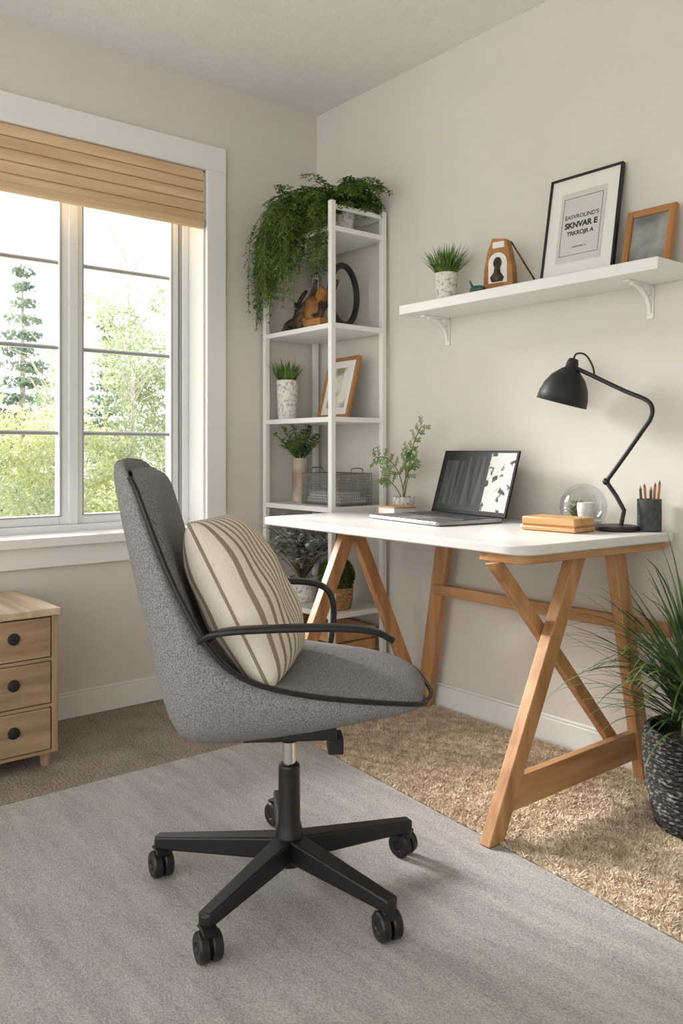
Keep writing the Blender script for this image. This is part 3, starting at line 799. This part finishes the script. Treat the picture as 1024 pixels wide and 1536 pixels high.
mb=MB(); mb.box(-.11,.11,-.065,.065,.006,.03); mb.box(-.10,.09,-.06,.05,.03,.05); mb.make('papers','paper',parent=e,bevel=.003)

# picture frames
def frame(name,loc,w,h,ft,dep,mat,matx,lean,mat_w,inner,rz=0,rx=None):
    e=root(name,loc,rz=rz,rx=-math.radians(lean))
    mb=MB()
    mb.box(-w/2,-w/2+ft,-dep/2,dep/2,0,h); mb.box(w/2-ft,w/2,-dep/2,dep/2,0,h); mb.make('stile',mat,parent=e,bevel=.0015)
    mb=MB(); mb.box(-w/2+ft,w/2-ft,-dep/2,dep/2,0,ft); mb.box(-w/2+ft,w/2-ft,-dep/2,dep/2,h-ft,h); mb.make('rail',matx,parent=e,bevel=.0015)
    mb=MB(); mb.box(-w/2+ft,w/2-ft,-dep*.1,dep*.35,ft,h-ft); mb.make('mat_board','paper',parent=e)
    mb=MB(); mb.box(-w/2+ft+mat_w,w/2-ft-mat_w,-dep*.1-.0008,-dep*.1,ft+mat_w,h-ft-mat_w); mb.make('print',inner,parent=e)
    return e
e=frame('picture_frame',(1.413,-.082,WS+.003),.262,.352,.007,.016,'black','black',10.5,.05,'paper')
mb=MB(); mb.box(-.082,.082,-.0030,-.0022,.062,.295); mb.make('poster_panel','print',parent=e)
mb=MB(); rectframe_pts=[(-.07,.085),(.07,.085),(.07,.275),(-.07,.275)]
for i in range(4):
    a=rectframe_pts[i];b_=rectframe_pts[(i+1)%4]
    mb.box(min(a[0],b_[0])-.0006,max(a[0],b_[0])+.0006,-.0036,-.0030,min(a[1],b_[1])-.0006,max(a[1],b_[1])+.0006)
mb.make('poster_border','ink',parent=e)
def text(s_,size,x,z,parent,y=-.0034,bold=0):
    cu=bpy.data.curves.new('t','FONT'); cu.body=s_; cu.size=size; cu.align_x='CENTER'; cu.offset=bold; cu.extrude=.0002
    o_=bpy.data.objects.new('t',cu); scn.collection.objects.link(o_)
    bpy.context.view_layer.update()
    me=bpy.data.meshes.new_from_object(o_.evaluated_get(bpy.context.evaluated_depsgraph_get()))
    me.materials.clear(); me.materials.append(M['ink'])
    bpy.data.objects.remove(o_)
    o2=bpy.data.objects.new('lettering',me); scn.collection.objects.link(o2); o2.parent=parent
    o2.rotation_euler=(math.pi/2,0,0); o2.location=(x,y,z)
text("EASVROUND'S",.019,0,.205,e,bold=.0002); text("SKNVAR E",.026,0,.175,e,bold=.0012); text("TRKROJR A",.019,0,.150,e,bold=.0006); text("- ruvsnrdor a -",.010,0,.108,e)
frame('picture_frame',(1.645,-.075,WS+.003),.155,.185,.021,.018,'oframe','oframex',14,.0,'photo')
frame('picture_frame',(.27,-.125,1.094),.215,.262,.015,.016,'oframe','oframex',14,.03,'mirror',rz=math.radians(-4))
# arched wooden ornament
e=root('arched_wooden_ornament',(1.14,-.11,WS+.001),rz=math.radians(12))
def arch(w,h,k=10):
    pts=[(-w/2,0),(w/2,0),(w/2,h-w/2)]
    for i in range(1,k): 
        a=math.pi*i/k; pts.append((w/2*math.cos(a),h-w/2+w/2*math.sin(a)))
    pts.append((-w/2,h-w/2)); return pts
def archsl(mb,pts,y0,y1):
    n=len(pts); vs=[(x,y0,z) for x,z in pts]+[(x,y1,z) for x,z in pts]
    mb.add(vs,[tuple(range(n)),tuple(range(n,2*n))[::-1]]+[((i+1)%n,i,n+i,n+(i+1)%n) for i in range(n)])
mb=MB(); archsl(mb,[(-.056,0),(.056,0),(.052,.075),(.040,.135),(.030,.172),(-.022,.180),(-.040,.135),(-.052,.075)],-.018,.018); mb.box(-.064,.066,-.028,.028,0,.014); mb.make('case','amber',parent=e,bevel=.003)
mb=MB(); archsl(mb,[(x,z+.030) for x,z in arch(.068,.100)],-.0195,-.0180); mb.box(-.018,.024,-.0195,-.018,.145,.165); mb.make('niche','paper',parent=e)
mb=MB(); mb.ball((0,-.020,.095),(.016,.006,.02)); mb.lathe([(0,0),(.02,0),(.024,.012),(.012,.03),(.009,.05),(0,.052)],(0,-.021,.034),n=12,sx=1); mb.make('figurine','drift',parent=e)
mb=MB(); mb.tube([(.045,-.01,.16),(.145,-.02,.0035)],.003,n=6); mb.make('stick','drift',parent=e)
mb=MB(); mb.ball((-.075,-.02,.016),(.03,.014,.015)); mb.tube([(-.09,-.02,.02),(-.105,-.02,.05)],[.006,.002],n=6); mb.make('bird','teal',parent=e)
# sculpture with wheel
e=root('wheel_sculpture',(.24,-.17,1.452))
tx=V((-.30,.95,0)).normalized(); cc=V((.130,.020,.132))
mb=MB(); mb.tube([cc+tx*.098*math.cos(a)+V((0,0,.118*math.sin(a))) for a in [2*math.pi*k/40 for k in range(40)]],.0125,n=10,closed=True); mb.make('wheel_rim','black',parent=e)
mb=MB()
for P,r0 in (([(-.16,-.05,.012),(-.10,-.05,.03),(-.02,-.04,.035),(.06,-.04,.02)],.016),([(-.12,-.04,.02),(-.07,-.03,.10),(-.02,-.02,.15),(.0,-.02,.21)],.018),
             ([(-.05,-.02,.03),(.0,0,.09),(.05,.01,.13),(.09,.02,.20)],.017),([(-.17,-.06,.010),(-.15,-.05,.05),(-.10,-.03,.06)],.012),([(.02,-.04,.01),(.05,-.03,.08),(.03,-.01,.16)],.018),
             ([(-.16,-.04,.02),(-.11,-.04,.08),(-.13,-.03,.13)],.012),([(-.10,-.05,.04),(-.04,-.04,.07),(.04,-.04,.06),(.09,-.03,.10)],.014),([(-.09,-.05,.02),(-.09,-.04,.12),(-.05,-.03,.17)],.014)):
    pts=smoothpts(P,4); mb.tube(pts,[r0*(1-.5*i/len(pts))*R.uniform(.85,1.15) for i in range(len(pts))],n=8)
mb.ball((-.10,-.045,.03),(.055,.03,.027),jit=.15); mb.ball((-.13,-.05,.02),(.04,.03,.018),jit=.15)
mb.make('driftwood','drift',parent=e)
mb=MB(); mb.ball((-.01,-.03,.085),(.045,.03,.055),jit=.12); mb.ball((.04,-.02,.14),(.03,.025,.035),jit=.12); mb.box(-.02,.09,-.07,-.02,.002,.04); mb.ball((-.05,-.03,.04),(.03,.02,.035),jit=.1)
mb.make('burl_wood','amber',parent=e,bevel=.004)

# floor plant
e=root('potted_dracaena',(1.895,-.24,.008))
mb=MB(); pr=[(0,0),(.095,0),(.105,.008)]
for i in range(1,41):
    t_=i/40; pr.append((.105+.03*math.sin(t_*math.pi*.62)+.0028*(1 if i%2 else -1),.008+.242*t_))
pr+=[(.118,.252),(.116,.22),(0,.22)]
mb.lathe(pr,n=48); mb.make('woven_pot','weave',parent=e,angle=80)
mb=MB(); mb.lathe([(.116,.222),(.05,.23),(0,.232)],n=20); mb.make('soil','soil',parent=e)
mb=MB()
for i in range(380):
    a=R.uniform(0,6.28); sp=R.uniform(.15,2.0); z0=.22+R.uniform(0,.14)
    mb.blade((math.cos(a)*.025*R.random(),math.sin(a)*.025*R.random(),z0),(math.cos(a)*sp,math.sin(a)*sp,1),R.uniform(.24,.48),.0105,R.uniform(.08,.36),seg=9)
mb.cyl((0,0,.22),(0,0,.36),.012,.008,8)
mb.make('leaves','darkgrass',parent=e,smooth=False,clamp=lambda x,y,z:(x,min(y,.215),z))

# ------------------------------------------------------------------ outdoors
mb=MB(); mb.box(-60,-.6,-40,40,-3.1,-3); mb.make('ground_outdoor','ground',smooth=False)
def leafcloud(name,cs,n,size,mat,trunk=None,seed=1):
    rs=np.random.RandomState(seed); V_=[];
    e=root(name)
    cs=np.array(cs); wts=cs[:,3]*cs[:,4]*cs[:,5]; wts=wts/wts.sum()
    idx=rs.choice(len(cs),n,p=wts)
    d_=rs.normal(0,1,(n,3)); d_/=np.linalg.norm(d_,axis=1)[:,None]; rad=rs.uniform(.3,1,(n,1))**.5
    P=cs[idx,:3]+d_*rad*cs[idx,3:6]
    a=rs.normal(0,1,(n,3)); a/=np.linalg.norm(a,axis=1)[:,None]; b_=np.cross(a,rs.normal(0,1,(n,3))); b_/=np.linalg.norm(b_,axis=1)[:,None]
    sz=size*rs.uniform(.5,1.2,(n,1))
    q=np.stack([P-a*sz,P+b_*sz*.5,P+a*sz,P-b_*sz*.5],1).reshape(-1,3)
    me=bpy.data.meshes.new('foliage'); me.from_pydata(q.tolist(),[],(np.arange(n*4).reshape(-1,4)).tolist()); me.materials.append(M[mat]); me.update()
    o_=bpy.data.objects.new('foliage',me); scn.collection.objects.link(o_); o_.parent=e
    if trunk:
        mb=MB()
        for P_,r_ in trunk: mb.tube(P_,r_,n=7)
        mb.make('trunk','bark',parent=e)
rs=np.random.RandomState(11)
for (x,y,top,seed) in ((-12.5,2.9,4.2,1),(-15,5.6,3.7,2),(-14.5,1.6,3.6,3),(-15,8.5,4.5,4),(-13,-3,4.6,9)):
    cs=[]
    for i in range(26):
        t_=i/25; z=top-t_*(top+3); r_=.08+1.35*t_
        for k in range(6):
            a=rs.uniform(0,6.28); cs.append((x+math.cos(a)*r_*.6,y+math.sin(a)*r_*.6,z,.15+.45*r_*.7,.15+.45*r_*.7,.09+.06*t_))
    leafcloud('conifer_tree',cs,15000,.065,'out3',[([(x,y,-3),(x,y,top-.2)],[.15,.02])],seed)
for (x,y,top,seed,mat) in ((-9,3.3,3.2,5,'out2'),(-8.5,2.0,1.5,6,'out1'),(-10,4.6,3.0,7,'out2'),(-9,.6,2.0,8,'out1'),(-9.5,6.3,3.2,10,'out2'),(-9,-1.5,2.6,12,'out2'),(-9,-4,2.4,13,'out1')):
    cs=[];tr=[([(x,y,-3),(x+.1,y+.05,top*.5),(x,y,top+.6)],[.06,.035,.01])]
    for i in range(34):
        a=rs.uniform(0,6.28); r_=rs.uniform(.1,1.2); z=rs.uniform(-.5,top)
        cs.append((x+math.cos(a)*r_,y+math.sin(a)*r_,z,rs.uniform(.2,.5),rs.uniform(.2,.5),rs.uniform(.15,.4)))
        tr.append(([(x,y,z-.5),(x+math.cos(a)*r_,y+math.sin(a)*r_,z+.1)],[.012,.004]))
    for i in range(22):
        a=rs.uniform(0,6.28); r_=rs.uniform(.4,1.4); z=rs.uniform(top*.4,top+1.6)
        tr.append(([(x,y,z-.6),(x+math.cos(a)*r_*.5,y+math.sin(a)*r_*.5,z),(x+math.cos(a)*r_,y+math.sin(a)*r_,z+.1)],[.011,.007,.003]))
    leafcloud('birch_tree',cs,11000,.038,mat,tr,seed)
for i,(x,y,z,r_) in enumerate(((-7,1.3,-.5,1.1),(-7,3.0,-.3,1.2),(-6.5,.2,-.7,1.0),(-8,4.6,-.2,1.3),(-7,-1.5,-.6,1.2),(-7.5,6.5,-.3,1.3),(-6.2,2.2,-1.0,1.0))):
    cs=[(x+rs.uniform(-r_,r_)*.7,y+rs.uniform(-r_,r_)*.8,z+rs.uniform(-r_,r_)*.8,r_*.4,r_*.4,r_*.35) for k in range(16)]
    leafcloud('bush',cs,9500,.034,'out1' if i%3 else 'out2',[([(x,y,-3),(x,y,z)],[.08,.03])],20+i)

finalize()
# ------------------------------------------------------------------ light
wd=bpy.data.worlds.new('sky'); scn.world=wd; wd.use_nodes=True
nt=wd.node_tree; bg=nt.nodes['Background']; bg.inputs[0].default_value=(1,.99,.98,1); bg.inputs[1].default_value=1.35
sl=bpy.data.lights.new('sun','SUN'); sl.energy=8.0; sl.angle=math.radians(22); sl.color=(1,.97,.93)
so=bpy.data.objects.new('sun',sl); scn.collection.objects.link(so)
so.rotation_euler=V((1,.34,-.48)).to_track_quat('-Z','Y').to_euler()
# ------------------------------------------------------------------ camera
cd=bpy.data.cameras.new('camera'); co=bpy.data.objects.new('camera',cd); scn.collection.objects.link(co)
co.location=(2.965,-2.287,.965); co.rotation_euler=(math.pi/2,0,math.atan2(.7736,.6338))
cd.sensor_fit='VERTICAL'; cd.sensor_height=36; cd.sensor_width=24; cd.lens=36*1260/1536; cd.shift_y=-93/1536
cd.clip_start=.05; scn.camera=co
scn.view_settings.view_transform='Standard'; scn.view_settings.look='None'; scn.view_settings.exposure=.82
